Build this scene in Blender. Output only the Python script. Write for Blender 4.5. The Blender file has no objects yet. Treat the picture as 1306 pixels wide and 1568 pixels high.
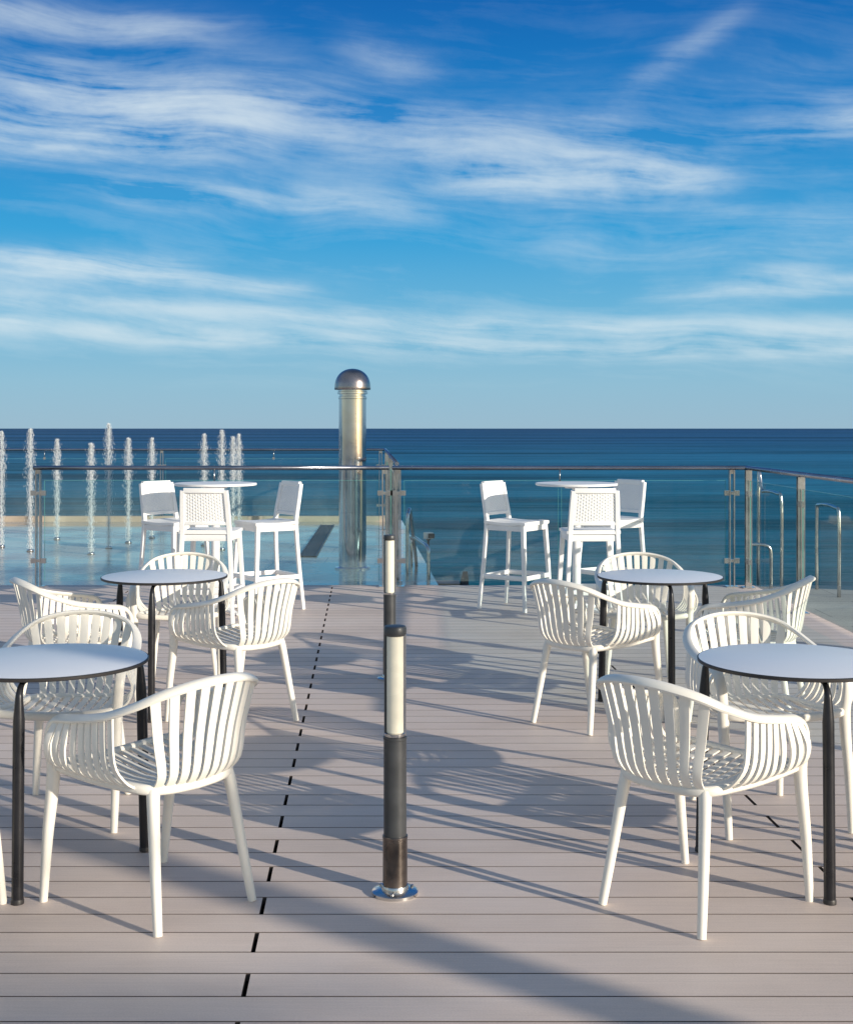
import bpy, math, random
from mathutils import Vector, Matrix
random.seed(7)
scene = bpy.context.scene
scene.view_settings.view_transform = 'Standard'
scene.view_settings.look = 'None'
scene.view_settings.exposure = 0
R = math.radians

# ------------------------------------------------------------------ mesh builder
class MB:
    def __init__(s): s.v=[]; s.f=[]; s.m=[]; s.s=[]
    def face(s, idx, m=0, sm=False): s.f.append(idx); s.m.append(m); s.s.append(sm)
    def sweep(s, pts, wid, thk, nrm, n=8, m=0, sq=1.0, caps=True, closed=False):
        pts=[Vector(p) for p in pts]; N=len(pts); base=len(s.v)
        for i,p in enumerate(pts):
            if closed: t=pts[(i+1)%N]-pts[i-1]
            elif i==0: t=pts[1]-pts[0]
            elif i==N-1: t=pts[-1]-pts[-2]
            else: t=pts[i+1]-pts[i-1]
            t.normalize()
            nn=Vector(nrm[i] if isinstance(nrm,list) else nrm)
            side=t.cross(nn)
            if side.length<1e-4: side=t.cross(Vector((0.3,0.9,0.1)))
            side.normalize(); n2=side.cross(t)
            w=wid[i] if isinstance(wid,list) else wid
            h=thk[i] if isinstance(thk,list) else thk
            for k in range(n):
                a=2*math.pi*(k+0.5)/n
                c,d=math.cos(a),math.sin(a)
                c=math.copysign(abs(c)**sq,c); d=math.copysign(abs(d)**sq,d)
                s.v.append(p+side*(w/2*c)+n2*(h/2*d))
        for i in range(N if closed else N-1):
            j=(i+1)%N
            for k in range(n):
                l=(k+1)%n
                s.face((base+i*n+k,base+i*n+l,base+j*n+l,base+j*n+k),m,n>4)
        if caps and not closed:
            s.face(tuple(base+k for k in reversed(range(n))),m)
            s.face(tuple(base+(N-1)*n+k for k in range(n)),m)
    def tube(s, pts, r, m=0, n=12, closed=False):
        pts=[Vector(p) for p in pts]
        best=None
        for c in (Vector((1,0,0)),Vector((0,1,0)),Vector((0,0,1)),Vector((.5,.6,.4)),Vector((-.6,.5,.3))):
            c=c.normalized(); worst=0
            for i in range(len(pts)-1):
                t=(pts[i+1]-pts[i]).normalized(); worst=max(worst,abs(t.dot(c)))
            if best is None or worst<best[0]: best=(worst,c)
        w=[2*x for x in r] if isinstance(r,list) else 2*r
        s.sweep(pts,w,w,best[1],n=n,m=m,closed=closed)
    def box(s,c,d,m=0,M=None):
        b=len(s.v)
        for z in (-.5,.5):
            for y in (-.5,.5):
                for x in (-.5,.5):
                    p=Vector((x*d[0],y*d[1],z*d[2]))
                    if M: p=M@p
                    s.v.append(p+Vector(c))
        for q in ((0,2,3,1),(4,5,7,6),(0,1,5,4),(2,6,7,3),(0,4,6,2),(1,3,7,5)):
            s.face(tuple(b+i for i in q),m)
    def lathe(s,prof,c=(0,0,0),n=32,m=0,mats=None,smooth=True):
        b=len(s.v); c=Vector(c)
        for r,z in prof:
            for k in range(n):
                a=2*math.pi*k/n
                s.v.append(c+Vector((r*math.cos(a),r*math.sin(a),z)))
        for i in range(len(prof)-1):
            mm=mats[i] if mats else m
            for k in range(n):
                l=(k+1)%n
                s.face((b+i*n+k,b+i*n+l,b+(i+1)*n+l,b+(i+1)*n+k),mm,smooth)
        s.face(tuple(b+k for k in reversed(range(n))),mats[0] if mats else m)
        s.face(tuple(b+(len(prof)-1)*n+k for k in range(n)),mats[-1] if mats else m)
    def mesh(s,name,mats,edge=None):
        me=bpy.data.meshes.new(name)
        me.from_pydata([tuple(v) for v in s.v],[],s.f)
        for mt in mats: me.materials.append(mt)
        me.polygons.foreach_set('material_index',s.m)
        me.polygons.foreach_set('use_smooth',s.s)
        me.update()
        if edge is not None:
            try: me.set_sharp_from_angle(angle=edge)
            except Exception: pass
        return me

def obj(name,me,loc=(0,0,0),rotz=0,parent=None):
    o=bpy.data.objects.new(name,me); scene.collection.objects.link(o)
    o.location=loc; o.rotation_euler=(0,0,rotz)
    if parent: o.parent=parent
    return o
def empty(name,loc=(0,0,0)):
    o=bpy.data.objects.new(name,None); scene.collection.objects.link(o); o.location=loc; return o

def smooth(pts,k=4,closed=False):
    P=[Vector(p) for p in pts]; out=[]; n=len(P)
    for i in range(n-1):
        p0=P[max(i-1,0)]; p1=P[i]; p2=P[i+1]; p3=P[min(i+2,n-1)]
        for j in range(k):
            t=j/k
            out.append(0.5*((2*p1)+(-p0+p2)*t+(2*p0-5*p1+4*p2-p3)*t*t+(-p0+3*p1-3*p2+p3)*t**3))
    out.append(P[-1]); return out

# ------------------------------------------------------------------ node helper
class NT:
    def __init__(s,tree): s.t=tree; s.N=tree.nodes; s.L=tree.links
    def put(s,sock,val):
        if isinstance(val,bpy.types.NodeSocket): s.L.new(val,sock)
        elif val is not None: sock.default_value=val
    def math(s,op,a,b=None,c=None,clamp=False):
        n=s.N.new('ShaderNodeMath'); n.operation=op; n.use_clamp=clamp
        s.put(n.inputs[0],a)
        if b is not None: s.put(n.inputs[1],b)
        if c is not None: s.put(n.inputs[2],c)
        return n.outputs[0]
    def comb(s,x,y,z):
        n=s.N.new('ShaderNodeCombineXYZ')
        for i,v in enumerate((x,y,z)): s.put(n.inputs[i],v)
        return n.outputs[0]
    def sep(s,v):
        n=s.N.new('ShaderNodeSeparateXYZ'); s.put(n.inputs[0],v); return n.outputs
    def noise(s,vec,scale,detail=4,rough=.5,dist=0,out=0):
        n=s.N.new('ShaderNodeTexNoise'); s.put(n.inputs['Vector'],vec)
        n.inputs['Scale'].default_value=scale; n.inputs['Detail'].default_value=detail
        n.inputs['Roughness'].default_value=rough; n.inputs['Distortion'].default_value=dist
        return n.outputs[out]
    def ramp(s,fac,stops,interp='LINEAR'):
        n=s.N.new('ShaderNodeValToRGB'); s.put(n.inputs[0],fac); cr=n.color_ramp; cr.interpolation=interp
        while len(cr.elements)<len(stops): cr.elements.new(.5)
        for e,(p,c) in zip(cr.elements,stops):
            e.position=p; e.color=(c[0],c[1],c[2],1) if not isinstance(c,(int,float)) else (c,c,c,1)
        return n.outputs[0]
    def mix(s,f,a,b,mode='MIX'):
        n=s.N.new('ShaderNodeMix'); n.data_type='RGBA'; n.blend_type=mode
        s.put(n.inputs[0],f)
        for sock,v in ((n.inputs[6],a),(n.inputs[7],b)):
            if isinstance(v,(tuple,list)): v=(v[0],v[1],v[2],1)
            s.put(sock,v)
        return n.outputs[2]
    def mr(s,v,a,b,c=0,d=1,smooth=False):
        n=s.N.new('ShaderNodeMapRange'); s.put(n.inputs[0],v)
        if smooth: n.interpolation_type='SMOOTHSTEP'
        for i,x in enumerate((a,b,c,d)): n.inputs[i+1].default_value=x
        return n.outputs[0]
    def mapping(s,vec,scale=(1,1,1),loc=(0,0,0),rot=(0,0,0)):
        n=s.N.new('ShaderNodeMapping'); s.put(n.inputs[0],vec)
        n.inputs['Scale'].default_value=scale; n.inputs['Location'].default_value=loc; n.inputs['Rotation'].default_value=rot
        return n.outputs[0]
    def bump(s,h,strength=.3,dist=.01):
        n=s.N.new('ShaderNodeBump'); s.put(n.inputs['Height'],h)
        n.inputs['Strength'].default_value=strength; n.inputs['Distance'].default_value=dist
        return n.outputs[0]

def newmat(name):
    m=bpy.data.materials.new(name); m.use_nodes=True
    t=NT(m.node_tree); b=m.node_tree.nodes['Principled BSDF']
    tc=m.node_tree.nodes.new('ShaderNodeTexCoord')
    return m,t,b,tc
def basic(name,col,rough=.5,metal=0,var=.08,scale=8,bump=0,spec=.5,rvar=.08,bscale=None):
    m,t,b,tc=newmat(name)
    co=tc.outputs['Object']
    nz=t.noise(co,scale,3,.6)
    f=t.mr(nz,.3,.7,1-var,1+var)
    c=t.mix(1.0,col,t.comb(f,f,f),'MULTIPLY')
    t.put(b.inputs['Base Color'],c)
    t.put(b.inputs['Roughness'],t.mr(nz,.3,.7,max(0,rough-rvar),rough+rvar))
    b.inputs['Metallic'].default_value=metal
    b.inputs['Specular IOR Level'].default_value=spec
    if bump: t.put(b.inputs['Normal'],t.bump(t.noise(co,bscale or scale*12,2,.6),bump,.002))
    return m

M_chair=basic('cream_plastic',(.87,.83,.745),.40,0,.05,4,.08,rvar=.06,bscale=220)
M_stool=basic('white_resin',(.88,.875,.86),.45,0,.03,6,.10,bscale=180)
M_top=basic('white_laminate',(.86,.875,.89),.34,0,.012,3,0,rvar=.03)
M_dark=basic('dark_painted_metal',(.022,.022,.026),.33,.3,.2,14,.08)
M_edge=basic('dark_laminate_edge',(.03,.027,.027),.5)
M_steel=basic('brushed_steel',(.60,.585,.57),.20,1,.12,6,.05)
M_rail=basic('handrail_steel',(.34,.35,.40),.22,1,.15,4,.03)
M_steelw=basic('polished_steel',(.55,.57,.60),.11,1,.12,3,.12,bscale=9,rvar=.04)
M_cap=basic('bronze_steel',(.40,.35,.34),.26,1,.15,5,.05)
M_char=basic('charcoal_powder_coat',(.055,.058,.062),.42,.2,.2,10,.1)
M_lens=basic('frosted_lens',(.86,.81,.66),.25,0,.04,5,0)
M_stone=basic('pale_stone',(.46,.38,.30),.6,0,.2,2,.3)
M_conc=basic('weathered_concrete',(.17,.18,.185),.7,0,.35,1.2,.4)
M_white=basic('white_housing',(.75,.75,.74),.4)
M_black=basic('black_gap',(.012,.012,.013),.8)
M_gedge=basic('glass_edge',(.10,.30,.27),.15)
M_base=basic('tarnished_steel',(.20,.17,.15),.30,1,.45,9,.12)

def glassmat():
    m=bpy.data.materials.new('balustrade_glass'); m.use_nodes=True; t=NT(m.node_tree); N=m.node_tree.nodes
    for n in list(N): N.remove(n)
    out=N.new('ShaderNodeOutputMaterial')
    tr=N.new('ShaderNodeBsdfTransparent'); tr.inputs[0].default_value=(.82,.955,.955,1)
    gl=N.new('ShaderNodeBsdfGlossy'); gl.inputs['Roughness'].default_value=.03
    df=N.new('ShaderNodeBsdfDiffuse'); df.inputs[0].default_value=(.70,.80,.80,1)
    fr=N.new('ShaderNodeFresnel'); fr.inputs[0].default_value=1.42
    tc=N.new('ShaderNodeTexCoord')
    co=tc.outputs['Object']; z=t.sep(co)[2]
    nz=t.noise(t.mapping(co,(1,1,.5)),1.3,3,.6)
    spots=t.mr(t.noise(co,55,1,.5),.66,.76,0,.16)
    haze=t.math('MULTIPLY',t.mr(z,.8,.05,.004,.085),t.mr(nz,.3,.7,.3,1.4))
    haze=t.math('ADD',haze,t.math('MULTIPLY',spots,t.mr(z,1.0,.0,.2,1)),clamp=True)
    m1=N.new('ShaderNodeMixShader'); m2=N.new('ShaderNodeMixShader')
    t.put(m1.inputs[0],haze); t.L.new(tr.outputs[0],m1.inputs[1]); t.L.new(df.outputs[0],m1.inputs[2])
    t.put(m2.inputs[0],fr.outputs[0]); t.L.new(m1.outputs[0],m2.inputs[1]); t.L.new(gl.outputs[0],m2.inputs[2])
    t.L.new(m2.outputs[0],out.inputs[0]); return m
M_glass=glassmat()

# ------------------------------------------------------------------ sun + world
SUN_AZ=Vector((.80,-.60,0)).normalized()   # horizontal direction TO the sun
ELEV=R(15.5)
sd=bpy.data.lights.new('sun','SUN'); sd.energy=5; sd.angle=R(.5); sd.color=(1,.90,.75)
so=bpy.data.objects.new('sun',sd); scene.collection.objects.link(so)
dirv=Vector((SUN_AZ.x*math.cos(ELEV),SUN_AZ.y*math.cos(ELEV),math.sin(ELEV)))
so.rotation_euler=dirv.to_track_quat('Z','Y').to_euler(); so.location=(10,-10,12)

w=bpy.data.worlds.new('World'); scene.world=w; w.use_nodes=True
t=NT(w.node_tree); N=w.node_tree.nodes
bg=N['Background']; BG=.12
sky=N.new('ShaderNodeTexSky'); sky.sky_type='NISHITA'; sky.sun_disc=False
sky.sun_elevation=ELEV; sky.sun_rotation=math.atan2(SUN_AZ.x,SUN_AZ.y)
sky.air_density=1.0; sky.dust_density=.5; sky.ozone_density=1.5
tc=N.new('ShaderNodeTexCoord'); x,y,z=t.sep(tc.outputs['Generated'])
a=t.math('ARCTAN2',x,y); e=t.math('ARCSINE',z)
grad=t.ramp(t.mr(e,0,.5),[(0,(.32,.50,.63)),(.07,(.27,.51,.67)),(.16,(.16,.47,.70)),(.30,(.030,.35,.69)),(.48,(.004,.215,.58)),(.68,(.001,.115,.43)),(1,(.01,.13,.42))])
gs=t.N.new('ShaderNodeVectorMath'); gs.operation='SCALE'; t.put(gs.inputs[0],grad); gs.inputs['Scale'].default_value=1/BG
f1=t.math('MULTIPLY',t.mr(y,-.2,.45,.25,.96,True),t.mr(e,.45,.95,1,.2,True))
skyc=t.mix(f1,sky.outputs[0],gs.outputs[0])
warp=t.noise(t.comb(t.math('MULTIPLY',a,3.5),t.math('MULTIPLY',e,9),0.3),1.0,2,.5)
warp=t.math('MULTIPLY',t.math('SUBTRACT',warp,.5),.06)
ew=t.math('ADD',t.math('ADD',e,warp),t.math('MULTIPLY',a,.07))
streak=t.noise(t.comb(t.math('MULTIPLY',a,2.6),t.math('MULTIPLY',ew,27),1.7),1.5,6,.58,.3)
fine=t.noise(t.comb(t.math('MULTIPLY',a,12),t.math('MULTIPLY',ew,85),5.1),1.0,4,.62,0)
puff=t.noise(t.comb(t.math('MULTIPLY',a,15),t.math('MULTIPLY',ew,34),9.1),1.0,5,.65,0)
def band(e0,slope,wd,a0,a1,amp,soft=.06):
    d=t.math('SUBTRACT',t.math('ADD',e,t.math('MULTIPLY',warp,.4)),t.math('ADD',t.math('MULTIPLY',a,slope),e0))
    d=t.math('DIVIDE',d,wd)
    g=t.math('EXPONENT',t.math('MULTIPLY',t.math('MULTIPLY',d,d),-1))
    g=t.math('MULTIPLY',g,t.mr(a,a0-soft,a0+soft,0,amp,True))
    return t.math('MULTIPLY',g,t.mr(a,a1-soft,a1+soft,1,0,True))
bands=[band(.297,-.02,.013,-.6,-.17,.50),
 band(.247,.02,.028,-.8,-.12,.55,.09),
 band(.214,.01,.013,-.8,-.16,.60,.06),
 band(.222,-.10,.025,-.32,.20,.62,.09),
 band(.193,-.02,.014,.02,.22,.80,.04),
 band(.172,-.04,.012,-.26,-.02,.55),
 band(.121,.0,.011,-.7,-.19,1.15,.04),
 band(.112,.0,.007,-.22,-.09,.55),
 band(.085,-.035,.009,-.9,.8,.66),
 band(.067,-.028,.009,-.9,.9,.75),
 band(.094,.05,.008,.20,.6,.7),
 band(.118,.0,.006,.24,.30,.5,.02),
 band(.195,.10,.014,.26,.7,.55),
 band(.155,-.03,.018,.1,.5,.25),
 band(.24,.0,.03,.1,.5,.14),
 band(.175,.53,.010,.16,.235,.28,.03),
 band(.276,-.2,.013,-.06,.0,.30,.03)]
tot=bands[0]
for b_ in bands[1:]: tot=t.math('ADD',tot,b_)
away=t.mr(t.math('ABSOLUTE',a),.5,1.2,0,.28,True)
tot=t.math('ADD',tot,t.math('MULTIPLY',away,t.mr(e,0,.15,0,1)))
tex=t.math('ADD',t.mr(streak,.32,.68,0,1),t.math('MULTIPLY',t.math('SUBTRACT',fine,.5),.8))
tex=t.math('ADD',tex,t.math('MULTIPLY',t.math('SUBTRACT',puff,.5),1.2))
dens=t.math('MULTIPLY',tot,t.mr(tex,.05,1.1,.03,1.2))
thin=t.math('MULTIPLY',t.mr(tex,.5,1.2,0,.16),t.mr(e,.05,.3,1,.3))
dens=t.math('ADD',dens,thin)
dens=t.math('MULTIPLY',dens,t.mr(e,.02,.06,0,1,True))
dens=t.math('MULTIPLY',t.math('SUBTRACT',1,t.math('EXPONENT',t.math('MULTIPLY',t.math('MAXIMUM',dens,0),-1.35))),.92)
cl=(.74/BG,.84/BG,.88/BG)
fin=t.mix(dens,skyc,cl)
t.L.new(fin,bg.inputs[0]); bg.inputs[1].default_value=BG

# ------------------------------------------------------------------ camera
cd=bpy.data.cameras.new('camera'); cam=bpy.data.objects.new('camera',cd); scene.collection.objects.link(cam)
cam.location=(0,0,1.57); cam.rotation_euler=(R(90),0,0)
cd.sensor_width=36; cd.lens=1950/1568*36; cd.shift_y=-128/1568; cd.clip_end=60000; cd.clip_start=.05
scene.camera=cam

# ------------------------------------------------------------------ sea
def seamat():
    m,t,b,tc=newmat('sea_water')
    co=tc.outputs['Object']; x,y,z=t.sep(co)
    ly=t.math('LOGARITHM',t.math('MAXIMUM',y,10),10)
    base=t.ramp(t.mr(ly,1.4,3.6),[(0,(.003,.105,.145)),(.22,(.003,.110,.168)),(.42,(.002,.092,.175)),(.60,(.002,.056,.145)),(1,(.002,.032,.105))])
    n1=t.noise(t.mapping(co,(.010,.07,1)),1,5,.6)
    n2=t.noise(t.mapping(co,(.0009,.009,1)),1,6,.65)
    n3=t.noise(t.mapping(co,(.08,.5,1)),1,3,.6)
    f=t.math('ADD',t.mr(n1,.32,.68,-.7,.7),t.mr(n2,.35,.65,-.95,.95))
    f=t.math('ADD',f,t.mr(n3,.35,.65,-.35,.35))
    k=t.mr(f,-.8,.8,.48,1.6)
    c=t.mix(1.0,base,t.comb(t.math('POWER',k,2.0),k,k),'MULTIPLY')
    t.put(b.inputs['Base Color'],c)
    b.inputs['Roughness'].default_value=.4
    t.put(b.inputs['Specular IOR Level'],t.mr(f,-.6,.7,.05,.24))
    b.inputs['IOR'].default_value=1.33
    h=t.math('ADD',t.noise(t.mapping(co,(.35,.9,1)),1,4,.6),t.math('MULTIPLY',t.noise(t.mapping(co,(.05,.16,1)),1,3,.5),2.5))
    t.put(b.inputs['Normal'],t.bump(h,.8,.35))
    return m
mb=MB()
mb.v=[Vector(p) for p in ((-30000,12,0),(30000,12,0),(30000,40000,0),(-30000,40000,0))]; mb.face((0,1,2,3))
obj('sea',mb.mesh('sea',[seamat()]),(0,0,-3.0))

# ------------------------------------------------------------------ land / pavement
def stonemat(name,col,wet=True,tile=.6):
    m,t,b,tc=newmat(name); co=tc.outputs['Object']
    n=t.noise(co,.8,5,.6); n2=t.noise(co,14,3,.6)
    br=t.N.new('ShaderNodeTexBrick'); t.put(br.inputs['Vector'],co); br.inputs['Scale'].default_value=1
    br.inputs['Brick Width'].default_value=tile*2; br.inputs['Row Height'].default_value=tile; br.inputs['Mortar Size'].default_value=.006
    br.inputs['Color1'].default_value=(1,1,1,1); br.inputs['Color2'].default_value=(.88,.88,.88,1); br.inputs['Mortar'].default_value=(.45,.45,.45,1)
    f=t.math('MULTIPLY',t.mr(n,.3,.7,.75,1.15),t.mr(n2,.3,.7,.93,1.07))
    c=t.mix(1.0,col,t.comb(f,f,f),'MULTIPLY'); c=t.mix(1.0,c,br.outputs[0],'MULTIPLY')
    t.put(b.inputs['Base Color'],c)
    if wet: t.put(b.inputs['Roughness'],t.mr(n,.4,.65,.08,.30))
    else: b.inputs['Roughness'].default_value=.7
    t.put(b.inputs['Normal'],t.bump(n2,.12,.004))
    return m
M_plaza=stonemat('wet_stone_paving',(.44,.42,.37))
M_pave=stonemat('paving',(.40,.38,.35),False,.5)

def slab(name,poly,ztop,zbot,mat,side=None):
    mb=MB(); n=len(poly)
    mb.v=[Vector((p[0],p[1],ztop)) for p in poly]+[Vector((p[0],p[1],zbot)) for p in poly]
    mb.face(tuple(range(n)),0)
    for i in range(n):
        j=(i+1)%n; mb.face((i,n+i,n+j,j),1)
    return obj(name,mb.mesh(name,[mat,side or M_conc]))
slab('fountain_plaza',[(-40,12.84),(.12,12.84),(-.42,21.9),(-40,21.9)],-.012,-6,M_plaza)
slab('promenade',[(-80,-80),(80,-80),(80,-1.0),(-80,-1.0)],-.03,-6,M_pave)
slab('side_terrace',[(3.34,-1.0),(9,-1.0),(7.5,11.6),(3.34,13.2)],-.06,-6,M_pave)
slab('deck_foundation',[(-14,-1.0),(3.30,-1.0),(3.30,12.80),(-14,12.80)],-.045,-6,M_black)
slab('west_terrace',[(-40,-1.0),(-14.04,-1.0),(-14.04,12.80),(-40,12.80)],-.03,-6,M_pave)

mb=MB(); mb.box((-20.25,21.72,.03),(39.4,.22,.10)); 
obj('kerb',mb.mesh('kerb',[M_stone]))
mb=MB()
for i in range(56):
    mb.box((0,i*.09,0),(.17,.055,.012))
mb.box((-.10,2.5,0),(.02,5.1,.014)); mb.box((.10,2.5,0),(.02,5.1,.014))
obj('drain_grate',mb.mesh('drain_grate',[M_char]),(-1.46,15.7,-.003),.03)

# ------------------------------------------------------------------ deck boards
def deckmat():
    m,t,b,tc=newmat('composite_decking'); co=tc.outputs['Object']; x,y,z=t.sep(co)
    row=t.math('FLOOR',t.math('DIVIDE',t.math('SUBTRACT',y,YS),.149))
    wn=t.N.new('ShaderNodeTexWhiteNoise'); wn.noise_dimensions='1D'; t.put(wn.inputs['W'],row)
    v=wn.outputs['Value']
    grain=t.noise(t.mapping(co,(3,90,1)),1,4,.65)
    stain=t.noise(t.mapping(co,(1.1,1.8,1)),1,5,.62)
    speck=t.noise(co,160,1,.5)
    f=t.math('MULTIPLY',t.mr(v,0,1,.94,1.04),t.mr(grain,.3,.7,.94,1.05))
    f=t.math('MULTIPLY',f,t.mr(stain,.3,.7,.88,1.07))
    f=t.math('MULTIPLY',f,t.mr(speck,.35,.65,.96,1.03))
    c=t.mix(1.0,(.70,.588,.522),t.comb(f,f,f),'MULTIPLY')
    c=t.mix(t.mr(stain,.45,.75,0,.25),c,(.58,.53,.50))
    t.put(b.inputs['Base Color'],c)
    t.put(b.inputs['Roughness'],t.mr(stain,.3,.7,.62,.48))
    b.inputs['Specular IOR Level'].default_value=.3
    h=t.math('ADD',grain,t.math('MULTIPLY',speck,.6))
    t.put(b.inputs['Normal'],t.bump(h,.3,.0015))
    return m
mb=MB(); pitch=.149; gap=.0048; ch=.0010; th=.024
M_bside=basic('board_edge',(.10,.078,.065),.8)
def board(y0,xa0,xa1,xb0,xb1):
    y1=y0+pitch-gap; 
    sec=[(y0,-th),(y0,-ch),(y0+ch,0),(y1-ch,0),(y1,-ch),(y1,-th)]
    b=len(mb.v)
    for side in (0,1):
        for (yy,zz) in sec:
            u=(yy-y0)/(y1-y0)
            xx=(xa0*(1-u)+xb0*u) if side==0 else (xa1*(1-u)+xb1*u)
            mb.v.append(Vector((xx,yy,zz)))
    for i in range(5):
        mb.face((b+i,b+6+i,b+7+i,b+i+1),0 if i==2 else 1)
    mb.face((b,b+1,b+2,b+3,b+4,b+5),1); mb.face(tuple(b+6+i for i in (5,4,3,2,1,0)),1)
rows=int(13.75/pitch)
ystart=12.76-rows*pitch; YS=ystart-gap/2
seams=[-12.1,-10.14,-8.18,-6.22,-4.26,-2.30,-.34,1.62]
for i in range(rows):
    y0=ystart+i*pitch; y1=y0+pitch-gap
    xl=-13.98; xr=3.27
    if i%2==0:
        prev=(xl,xl)
        for s_ in seams:
            c0=s_-.047*y0; c1=s_-.047*y1
            board(y0,prev[0],c0-.007,prev[1],c1-.007)
            prev=(c0+.007,c1+.007)
        board(y0,prev[0],xr,prev[1],xr)
    else: board(y0,xl,xr,xl,xr)
obj('timber_deck',mb.mesh('timber_deck',[deckmat(),M_bside]))

# ------------------------------------------------------------------ armchair
def make_chair():
    mb=MB()
    half=[(.250,.262,0),(.252,.235,.22),(.250,.205,.43),(.257,.212,.53),(.262,.205,.585),(.264,.165,.622),(.272,.05,.640),(.268,-.09,.665),(.243,-.205,.705),(.19,-.275,.742),(.10,-.315,.765),(0,-.328,.772)]
    full=half+[(-p[0],p[1],p[2]) for p in reversed(half[:-1])]
    P=smooth(full,5); n=len(P); wd=[];tk=[];nr=[]
    for p in P:
        zz=p.z
        if zz<.43: r=.026+.016*(zz/.43); wd.append(r); tk.append(r*1.05)
        else:
            k=min(1,(zz-.43)/.17); wd.append(.042-.002*k); tk.append(.044-.024*k)
        k=min(1,max(0,(zz-.52)/.10))
        d=Vector((p.x,p.y+.02,0)).normalized()
        nr.append((Vector((0,.9,0.1))*(1-k)+Vector((d.x*.45,d.y*.45,.9))*k).normalized())
    mb.sweep(P,wd,tk,nr,n=10,sq=.8)
    fr=[(.0,-.222),(.10,-.215),(.168,-.185),(.195,-.11),(.218,.02),(.238,.14),(.236,.205),(.17,.228),(.0,.235)]
    def sz(x,y): 
        return .428+.022*max(0,(y/.235))+.012*(abs(x)/.2)**2-.004
    loop=[(x,y,sz(x,y)) for x,y in fr]+[(-x,y,sz(x,y)) for x,y in reversed(fr[1:-1])]
    loop=smooth(loop+[loop[0]],4)[:-1]
    mb.sweep(loop,.030,.034,(0,0,1),n=8,sq=.75,closed=True)
    def edge_y(x,front):
        pts=[(p[0],p[1]) for p in loop]
        ys=[]
        for i in range(len(pts)):
            p,q=pts[i],pts[(i+1)%len(pts)]
            if (p[0]-x)*(q[0]-x)<=0 and p[0]!=q[0]:
                u=(x-p[0])/(q[0]-p[0]); ys.append(p[1]+(q[1]-p[1])*u)
        return max(ys) if front else min(ys)
    ns=11
    for i in range(ns):
        x=-.20+.40*i/(ns-1)
        y0,y1=edge_y(x,False),edge_y(x,True)
        pts=[]
        for j in range(7):
            yy=y0+(y1-y0)*j/6
            dish=.014*math.sin(math.pi*j/6)*(1-(x/.25)**2)
            pts.append((x,yy,sz(x,yy)+.004-dish))
        mb.sweep(pts,.029,.008,(0,0,1),n=6,sq=.5)
    for yy in (-.12,-.03,.06,.15):
        xm=.2 if yy>0 else .185
        pts=[(x,yy,sz(x,yy)-.004-.014*math.sin(math.pi*(yy+.22)/.455)*(1-(x/.25)**2)) for x in [xm*(k/4-1) for k in range(9)]]
        mb.sweep(pts,.016,.008,(0,0,1),n=6,sq=.5)
    rim=[p for p in P]
    def rim_at_y(y,sgn):
        for p,q in zip(rim[:-1],rim[1:]):
            if p.x*sgn>.1 and p.z>.60 and q.z>.60 and (p.y-y)*(q.y-y)<=0 and p.y!=q.y:
                u=(y-p.y)/(q.y-p.y); return p.lerp(q,u)
    def rim_at_x(x):
        for p,q in zip(rim[:-1],rim[1:]):
            if p.y<-.2 and q.y<-.2 and p.z>.6 and (p.x-x)*(q.x-x)<=0 and p.x!=q.x:
                u=(x-p.x)/(q.x-p.x); return p.lerp(q,u)
    nb=9
    for i in range(nb):
        u=-1+2*i/(nb-1)
        top=rim_at_x(.204*u)
        if top is None: continue
        bx=.145*u; by=-.218+.022*u*u
        bot=Vector((bx,by,sz(bx,by)))
        mid1=Vector((bx*1.10,by-.045,bot.z+.055)); mid2=bot.lerp(top,.55)+Vector((0,-.012,0))
        pts=smooth([bot,mid1,mid2,top],4)
        outw=Vector((u*.35,-1,-.15))
        w0,w1=.028,.036
        mb.sweep(pts,[w0+(w1-w0)*k/(len(pts)-1) for k in range(len(pts))],.010,outw,n=6,sq=.5)
    na=9
    for sgn in (-1,1):
        for i in range(na):
            u=i/(na-1)
            yt=.155-.275*u; yb=.170-.315*u
            top=rim_at_y(yt,sgn)
            if top is None: continue
            xs=[p.x for p,q in zip(loop,loop[1:]+loop[:1]) if (p.y-yb)*(q.y-yb)<=0]
            xb=max(abs(v) for v in xs) if xs else .2
            bot=Vector((sgn*xb,yb,sz(xb,yb)))
            m1=bot+Vector((sgn*.045,0,.030)); m2=Vector((sgn*(max(abs(top.x),xb+.055)+.004),yb*.6+yt*.4,bot.z+.095))
            pts=smooth([bot,m1,m2,top],4)
            mb.sweep(pts,[.025+.003*k/(len(pts)-1) for k in range(len(pts))],.010,Vector((sgn,0,-.35)),n=6,sq=.5)
    for sgn in (-1,1):
        pts=smooth([(sgn*.150,-.188,.435),(sgn*.160,-.200,.39),(sgn*.178,-.232,.2),(sgn*.196,-.268,0)],4)
        k=len(pts); mb.sweep(pts,[.046-.019*i/(k-1) for i in range(k)],[.044-.016*i/(k-1) for i in range(k)],(0,1,.1),n=10,sq=.8)
    return mb.mesh('armchair',[M_chair],R(50))
chair_me=make_chair()
def put_chair(x,y,fx,fy):
    obj('armchair',chair_me,(x,y,0),math.atan2(fy,fx)-math.pi/2)
FR=(.36,.33); FL=(-.41,.34)
put_chair(-.91,4.256,*FL); put_chair(-1.76,4.24,.37,.30); put_chair(-1.47,5.20,.03,-1)
put_chair(.91,4.24,*FR); put_chair(1.36,5.16,.16,-1); put_chair(1.95,4.35,-.4,.2)
put_chair(-1.03,6.86,*FL); put_chair(-1.88,6.86,.42,.26); put_chair(-1.50,7.78,.1,-1)
put_chair(.90,6.84,*FR); put_chair(1.32,7.78,-.05,-1); put_chair(1.75,6.92,-.42,.22)

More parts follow.
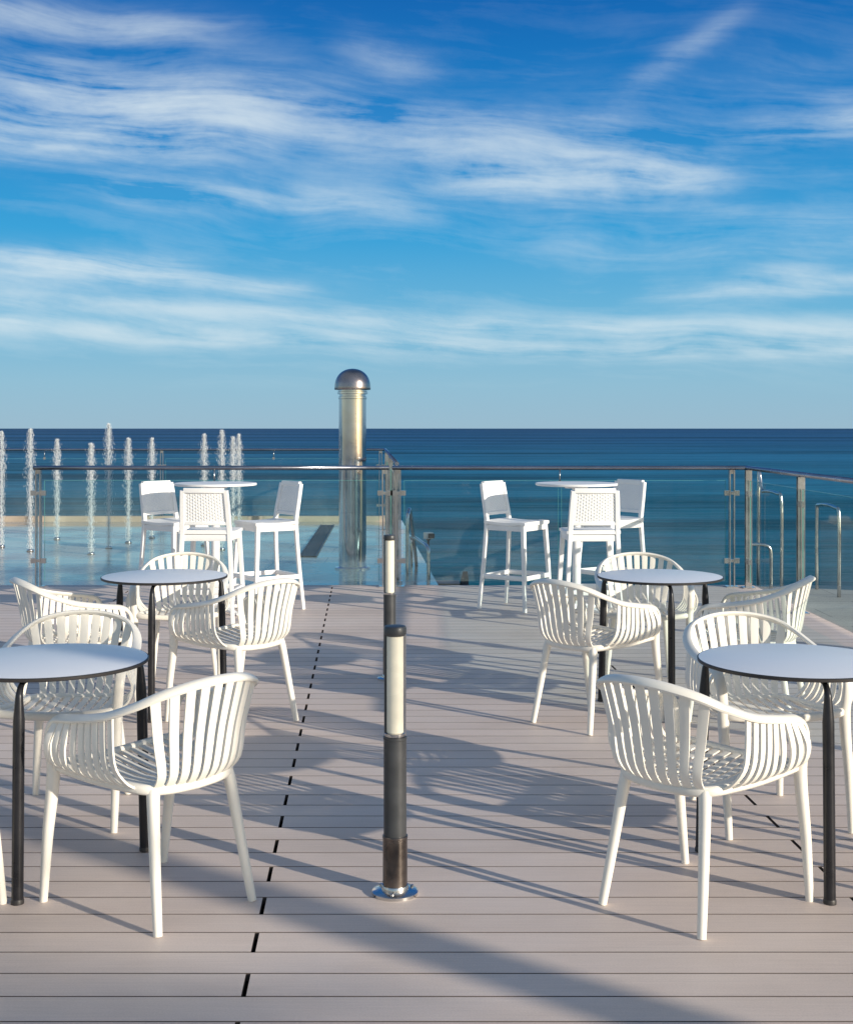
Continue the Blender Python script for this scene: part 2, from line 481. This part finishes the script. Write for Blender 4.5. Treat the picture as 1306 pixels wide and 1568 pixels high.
# ------------------------------------------------------------------ low table
def make_table():
    mb=MB(); H=.742; r=.350
    mb.lathe([(r-.006,H-.014),(r-.001,H-.011),(r,H-.002),(r-.002,H-.0008),(r-.005,H)],n=72,mats=[1,1,1,1,0])
    for k in range(3):
        an=-math.pi/2+k*2*math.pi/3
        c,s_=math.cos(an),math.sin(an)
        pts=smooth([(c*.352,s_*.352,.0),(c*.344,s_*.344,.35),(c*.336,s_*.336,.64),(c*.330,s_*.330,.690),(c*.305,s_*.305,.715),(c*.25,s_*.25,.7215),(c*.05,s_*.05,.7215)],5)
        rr=[]
        for p in pts: rr.append(.0195 if p.z<.60 else max(.0095,.0195-.010*min(1,(p.z-.60)/.115)))
        mb.tube(pts,rr,m=2,n=14)
        mb.lathe([(.0215,0),(.0215,.012),(.0195,.016)],(c*.352,s_*.352,0),n=14,m=1)
    mb.lathe([(.075,.712),(.075,.7265)],n=24,m=2)
    return mb.mesh('bistro_table',[M_top,M_edge,M_dark],R(40))
tm=make_table()
for (x,y,rz) in ((-1.35,4.56,0),(1.325,4.56,R(1)),(-1.47,7.16,0),(1.31,7.16,0)):
    obj('bistro_table',tm,(x,y,0),rz)

# ------------------------------------------------------------------ bar stool & bar table
def make_stool():
    mb=MB()
    S=.745
    for sx in (-1,1):
        mb.sweep([(sx*.185,.185,S),(sx*.205,.205,.4),(sx*.225,.225,0)],[.040,.036,.028],[.040,.036,.028],(0,1,0),n=8,sq=.35)
        pts=smooth([(sx*.228,-.235,0),(sx*.205,-.200,.4),(sx*.188,-.182,.72),(sx*.184,-.190,.82),(sx*.178,-.215,.96),(sx*.170,-.238,1.085)],4)
        k=len(pts); mb.sweep(pts,[.028+.012*min(1,i/(k*.5)) for i in range(k)],[.030+.006*min(1,i/(k*.5)) for i in range(k)],(0,1,.1),n=8,sq=.35)
    sec=[]
    for j in range(9):
        yy=-.195+.41*j/8; sec.append((0,yy,S+.012-.012*math.sin(math.pi*j/8)+(-.008 if j==8 else 0)))
    mb.sweep(sec,.425,.032,(0,0,1),n=12,sq=.25)
    for (a_,b_) in (((-.18,.19,.71),(.18,.19,.71)),((-.18,-.18,.71),(.18,-.18,.71)),((-.19,-.18,.71),(-.19,.18,.71)),((.19,-.18,.71),(.19,.18,.71))):
        mb.sweep([a_,b_],.05,.02,(0,1,0) if a_[1]==b_[1] else (1,0,0),n=8,sq=.35)
    zf=.285; q=.213
    for (a_,b_) in (((-q,q,zf),(q,q,zf)),((-q,-q+.01,zf),(q,-q+.01,zf)),((-q,-q,zf),(-q,q,zf)),((q,-q,zf),(q,q,zf))):
        mb.sweep([a_,b_],.040,.024,(0,1,0) if a_[1]==b_[1] else (1,0,0),n=8,sq=.35)
    def bp(u,v):
        hw=.168-.012*v
        zz=.835+.235*v; yy=-.192-.045*v-.012*(1-u*u)
        return Vector((hw*u,yy,zz))
    b0=len(mb.v)
    for off in (-.003,.003):
        for i in range(7):
            for j in range(5):
                p=bp(-1+i/3,j/4); mb.v.append(p+Vector((0,off,0)))
    for i in range(6):
        for j in range(4):
            a0=b0+i*5+j; mb.face((a0,a0+5,a0+6,a0+1)); c0=a0+35; mb.face((c0,c0+1,c0+6,c0+5))
    nv,nh=15,18
    for i in range(nv):
        u=-1+2*(i+.5)/nv
        mb.sweep([bp(u,k/6) for k in range(7)],.011,.010,(0,1,0),n=4)
    for j in range(nh):
        v=(j+.5)/nh; pts=[]
        for k in range(nv*2+1):
            u=-1+2*k/(nv*2)
            sgn=1 if ((k//2)+j)%2 else -1
            pts.append(bp(u,v)+Vector((0,(.0065*sgn if k%2 else 0),0)))
        mb.sweep(pts,.0105,.005,(0,1,0),n=4)
    for v,hh in ((1.06,.042),(-.04,.030)):
        mb.sweep([bp(-1.02+2.04*k/8,v) for k in range(9)],hh,.030,(0,1,0),n=8,sq=.4)
    return mb.mesh('bar_stool',[M_stool],R(35))
sm=make_stool()
def put_stool(x,y,fx,fy): obj('bar_stool',sm,(x,y,0),math.atan2(fy,fx)-math.pi/2)
put_stool(-2.20,11.15,.80,-.58); put_stool(-1.39,11.12,-.80,-.55); put_stool(-1.72,10.18,.06,1)
put_stool(.78,11.15,.82,-.57); put_stool(1.66,11.45,-.80,-.58); put_stool(1.30,10.16,-.05,1)
mb=MB()
mb.lathe([(.335,1.082),(.348,1.086),(.350,1.098),(.346,1.104)],n=64,m=0)
mb.lathe([(.10,1.06),(.10,1.083)],n=24,m=0)
mb.lathe([(.036,.03),(.036,1.062)],n=20,m=0)
for k in range(4):
    an=math.pi/4+k*math.pi/2; c,s_=math.cos(an),math.sin(an)
    mb.sweep([(c*.02,s_*.02,.055),(c*.16,s_*.16,.04),(c*.33,s_*.33,.016)],[.06,.055,.045],[.05,.035,.02],(0,0,1),n=8,sq=.5)
bm=mb.mesh('bar_table',[M_stool],R(40))
obj('bar_table',bm,(-1.80,10.88,0)); obj('bar_table',bm,(1.28,10.88,0))

# ------------------------------------------------------------------ bollard lights
def make_bollard():
    e=MB()
    e.lathe([(.078,0),(.078,.010),(.072,.014),(.046,.016),(.0455,.03),(.044,.032)],n=40,m=0)
    e.lathe([(.0415,.016),(.0415,.188),(.0430,.190),(.0430,.196),(.0415,.198)],n=36,m=1)
    e.lathe([(.0385,.196),(.0385,.520),(.0400,.522),(.0400,.530)],n=36,m=2)
    e.lathe([(.0285,.528),(.0285,.880)],n=36,m=3)
    for sx in (-1,1):
        e.sweep([(sx*.0315,.014,.528),(sx*.0315,.014,.882)],.036,.011,(1,0,0),n=8,sq=.4,m=2 if sx<0 else 4)
    e.box((0,.030,.705),(.045,.008,.352),4)
    e.lathe([(.034,.528),(.036,.531),(.036,.543),(.030,.546)],n=36,m=4)
    e.lathe([(.030,.870),(.0375,.876),(.0385,.880),(.0385,.897),(.035,.903),(.02,.905)],n=36,m=2)
    for k in range(3):
        an=k*2.09+.4
        e.lathe([(.006,.012),(.006,.020),(.003,.022)],(.062*math.cos(an),.062*math.sin(an),0),n=10,m=0)
    return e.mesh('bollard_light',[M_steel,M_base,M_char,M_lens,M_steel],R(35))
bo=make_bollard()
obj('bollard_light',bo,(-.106,4.30,0)); obj('bollard_light',bo,(-.230,7.97,0))

# ------------------------------------------------------------------ balustrades
def fence(name,pts,posts,stems,h=1.18,segs=None):
    root=empty(name,(pts[0][0],pts[0][1],0)); o=Vector((pts[0][0],pts[0][1],0))
    L=lambda p:(p[0]-o.x,p[1]-o.y,p[2])
    mb=MB()
    mb.tube([L((p[0],p[1],h)) for p in pts],.022,n=14)
    obj('top_rail',mb.mesh('top_rail',[M_rail]),parent=root)
    mb=MB()
    for (x,y,dx,dy) in posts:
        n=Vector((dx,dy,0)).normalized(); ang=math.atan2(dy,dx); Mr=Matrix.Rotation(ang,3,'Z')
        for off in (-.021,.021):
            c=Vector(L((x,y,(h-.02)/2+.0)))+n*off
            mb.box(c,(.012,.060,h-.02),0,Mr)
        for z_ in (.004,): mb.box(Vector(L((x,y,z_))),(.12,.12,.012),0,Mr)
        for z_ in (.26,.93):
            mb.box(Vector(L((x,y,z_))),(.034,.045,.03),0,Mr)
            for s2 in (-1,1):
                mb.box(Vector(L((x,y,z_)))+n*(s2*.050),(.050,.034,.05),0,Mr)
        mb.box(Vector(L((x,y,h-.04))),(.03,.03,.04),0,Mr)
    for (x,y) in stems:
        mb.lathe([(.007,h-.14),(.007,h-.02)],L((x,y,0)),n=8)
        mb.box(L((x,y,h-.15)),(.04,.03,.04),0)
    obj('posts',mb.mesh('posts',[M_steel]),parent=root)
    mb=MB()
    for (a_,b_) in segs:
        A=Vector((a_[0],a_[1],0))-o; B=Vector((b_[0],b_[1],0))-o
        z0,z1=.055,1.055
        b=len(mb.v); mb.v+= [A+Vector((0,0,z0)),B+Vector((0,0,z0)),B+Vector((0,0,z1)),A+Vector((0,0,z1))]; mb.face((b,b+1,b+2,b+3),0)
        mb.sweep([A+Vector((0,0,z1)),B+Vector((0,0,z1))],.010,.004,(0,0,1),n=4,m=1)
        for Pn in (A,B): mb.sweep([Pn+Vector((0,0,z0)),Pn+Vector((0,0,z1))],.010,.004,(B-A).normalized(),n=4,m=1)
    obj('glass_panels',mb.mesh('glass_panels',[M_glass,M_gedge]),parent=root)
Y0=12.62
fence('glass_balustrade',[(-3.89,Y0),(-.37,Y0)],[(-3.84,Y0,1,0),(-.41,Y0,1,0)],[(-2.1,Y0)],
      segs=[((-3.78,Y0),(-2.115,Y0)),((-2.085,Y0),(-.47,Y0))])
fence('glass_balustrade',[(-.34,Y0),(3.14,Y0),(3.17,Y0-.03),(3.17,4.5)],[(-.28,Y0,1,0),(3.02,Y0,1,0),(3.165,Y0-.08,0,1),(3.17,10.80,0,1),(3.17,9.0,0,1),(3.17,7.2,0,1),(3.17,5.4,0,1)],[(1.32,Y0)],
      segs=[((-.22,Y0),(1.305,Y0)),((1.335,Y0),(2.96,Y0)),((3.17,Y0-.14),(3.17,10.86)),((3.17,10.74),(3.17,9.06)),((3.17,8.94),(3.17,7.26)),((3.17,7.14),(3.17,5.46))])
fence('glass_balustrade',[(-20,21.7),(-.74,21.7),(-.70,21.66),(-.30,12.95)],
      [(-4.5,21.7,1,0),(-8.5,21.7,1,0),(-12.5,21.7,1,0),(-.78,21.7,1,0),(-.62,19.9,-.045,1),(-.46,16.4,-.045,1),(-.31,13.05,-.045,1)],[(-2.6,21.7),(-6.5,21.7)],h=1.21,
      segs=[((-8.4,21.7),(-4.56,21.7)),((-4.44,21.7),(-.84,21.7)),((-.69,21.6),(-.625,20.0)),((-.615,19.8),(-.465,16.5)),((-.455,16.3),(-.315,13.15)),((-12.4,21.7),(-8.6,21.7))])

# ------------------------------------------------------------------ steel vent column
mb=MB()
r=.155
mb.lathe([(.20,-.012),(.20,.004),(.165,.010),(r,.014),(r,.62),(r+.003,.622),(r+.003,.628),(r,.63),(r,1.10),(r+.003,1.102),(r+.003,1.108),(r,1.11),(r,1.90),(r+.006,1.905),(r+.006,1.93),(r-.006,1.935),(r-.006,1.955),(.172,1.96),(.172,1.985),(.160,1.99),(.160,2.005)],n=56,m=0)
dome=[(.170,2.003),(.203,2.008),(.206,2.02),(.203,2.045)]
for k in range(1,12):
    an=k/12*math.pi/2; dome.append((.203*math.cos(an)**.9,2.045+.20*math.sin(an)))
dome.append((.004,2.246))
mb.lathe(dome,n=56,m=1)
obj('steel_ventilation_column',mb.mesh('steel_ventilation_column',[M_steelw,M_cap],R(35)),(-.835,14.4,0))

# ------------------------------------------------------------------ handrails beyond the glass
def handrail(paths,r=.02,mat=M_steel):
    mb=MB()
    for p in paths: mb.tube(smooth(p,5),r,n=12)
    obj('stair_handrail',mb.mesh('stair_handrail',[mat]))
handrail([[(-.20,13.3,-.3),(-.20,13.3,.55),(-.19,13.36,.68),(-.17,13.6,.66),(-.12,14.6,.05),(-.10,15.2,-.4)],
          [(.02,13.2,-.3),(.02,13.2,.22),(.01,13.25,.33),(-.06,13.6,.36),(-.16,14.2,.36),(-.17,14.25,.25),(-.17,14.25,-.3)]])
handrail([[(3.50,12.95,-.06),(3.50,12.95,.28),(3.47,12.95,.37),(3.38,12.95,.39),(3.28,12.95,.39)],
          [(3.62,13.0,-.06),(3.62,13.0,.80),(3.60,13.10,.9),(3.56,13.5,.9),(3.54,13.6,.8),(3.54,13.6,-3.4)],
          [(3.98,12.3,-.06),(3.98,12.3,.70),(3.97,12.4,.8),(3.95,12.8,.8),(3.95,12.9,.7),(3.95,12.9,-.06)]],.018)
mb=MB()
for i in range(14):
    mb.box((.16-.02*i,13.15+.30*i,-.10-.17*i),(.36,.30,.17))
obj('stone_staircase',mb.mesh('stone_staircase',[M_stone]))
mb=MB()
mb.sweep([(.40,12.95,-.02),(.10,16.5,-2.0)],.06,.30,(0,0,1),n=8,sq=.3)
obj('stair_stringer',mb.mesh('stair_stringer',[M_char]))
mb=MB()
mb.lathe([(.012,-.3),(.012,.36)],n=10,m=1)
mb.box((0,0,.40),(.09,.06,.07),0,Matrix.Rotation(.5,3,'Z')); mb.box((.03,-.03,.40),(.06,.05,.05),1,Matrix.Rotation(.5,3,'Z'))
mb.box((0,0,.36),(.05,.02,.02),1)
obj('floodlight',mb.mesh('floodlight',[M_white,M_char]),(.02,13.9,0))

# ------------------------------------------------------------------ fountain jets
M_water=basic('fountain_water',(.90,.94,.96),.3,0,.03,5)
def jet(u,vtop,Y):
    s=1950/Y; H=1.57-(vtop-656)/s; X=(u-653)/s
    mb=MB(); rnd=random.Random(u)
    mb.lathe([(.045,.0),(.045,.02),(.02,.03)],n=14,m=1)
    for k in range(3800):
        zt=H*(1-(rnd.random()**1.35)*.98) 
        f=zt/H
        rad=(.040+.050*f**2) * (1-.75*max(0,(f-.74)/.26)**1.3)
        rr=abs(rnd.gauss(0,.55))*rad
        an=rnd.random()*6.283
        c=Vector((rr*math.cos(an),rr*math.sin(an),zt))
        w_=rnd.uniform(.0008,.0015); hh=rnd.uniform(.008,.028)
        b=len(mb.v)
        mb.v+=[c+Vector((0,0,hh)),c+Vector((w_,0,0)),c+Vector((-w_*.5,w_*.87,0)),c+Vector((-w_*.5,-w_*.87,0)),c+Vector((0,0,-hh))]
        for i in range(3):
            j=(i+1)%3; mb.face((b,b+1+i,b+1+j),0,True); mb.face((b+4,b+1+j,b+1+i),0,True)
    obj('fountain_jet',mb.mesh('fountain_jet',[M_water,M_steel]),(X,Y,-.012))
for i,(u,v) in enumerate(((3,660),(47,656),(88,672),(140,678),(167,648),(197,670),(233,670),(313,664),(340,658),(357,668),(366,664))):
    jet(u,v,(17.0,16.4,18.2,16.0,16.8,17.6,18.4,17.2,16.6,17.8,18.6)[i])

# ------------------------------------------------------------------ palms behind the camera (their shadows fall across the deck)
M_trunk=basic('palm_trunk',(.16,.12,.09),.9,0,.3,6,.5)
M_leaf=basic('palm_leaf',(.05,.09,.025),.5,0,.3,3)
def palm(x,y,H,seed,nf=15,lean=(0,0)):
    rnd=random.Random(seed); mb=MB()
    pts=[];rr=[]
    for k in range(26):
        f=k/25; pts.append((lean[0]*f*f,lean[1]*f*f,H*f)); rr.append((.13-.03*f)*(1.07 if k%2 else .95)+(.05*(1-f)**6))
    mb.tube(pts,rr,n=14,m=0)
    top=Vector(pts[-1])
    for k in range(nf):
        az=k*2.399+rnd.uniform(-.2,.2); el=rnd.uniform(-.25,1.1); Lf=rnd.uniform(1.3,1.8)
        d=Vector((math.cos(az)*math.cos(el),math.sin(az)*math.cos(el),math.sin(el)))
        pr=[]; p=top.copy(); dd=d.copy()
        for i in range(13):
            pr.append(p.copy()); p=p+dd*(Lf/12); dd=(dd+Vector((0,0,-.085))).normalized()
        mb.tube(pr,[.016-.001*i for i in range(13)],n=5,m=1)
        side0=d.cross(Vector((0,0,1))).normalized()
        for i in range(22):
            f=.12+.88*i/21; q=f*12; i0=min(11,int(q)); c=pr[i0].lerp(pr[i0+1],q-i0); tg=(pr[i0+1]-pr[i0]).normalized()
            ll=.42*math.sin(math.pi*(.15+.8*f))+.06
            for s2 in (-1,1):
                dr=(side0*s2+tg*.55+Vector((0,0,-.35+rnd.uniform(-.1,.1)))).normalized()
                b=len(mb.v); wv=tg*.014
                mb.v+=[c-wv,c+wv,c+dr*ll*.5+wv,c+dr*ll,c+dr*ll*.5-wv]
                mb.face((b,b+1,b+2,b+3,b+4),1)
    obj('palm_tree',mb.mesh('palm_tree',[M_trunk,M_leaf]),(x,y,-.03))
Ld=SUN_AZ
def base_from(P,t): return P[0]+Ld.x*t,P[1]+Ld.y*t
TE=math.tan(ELEV)
bx,by=base_from((-5.16,7.72),18.5); palm(bx,by,18.5*TE,3)
bx,by=base_from((-.75,2.50),17.0); palm(bx,by,17.0*TE,5,18)
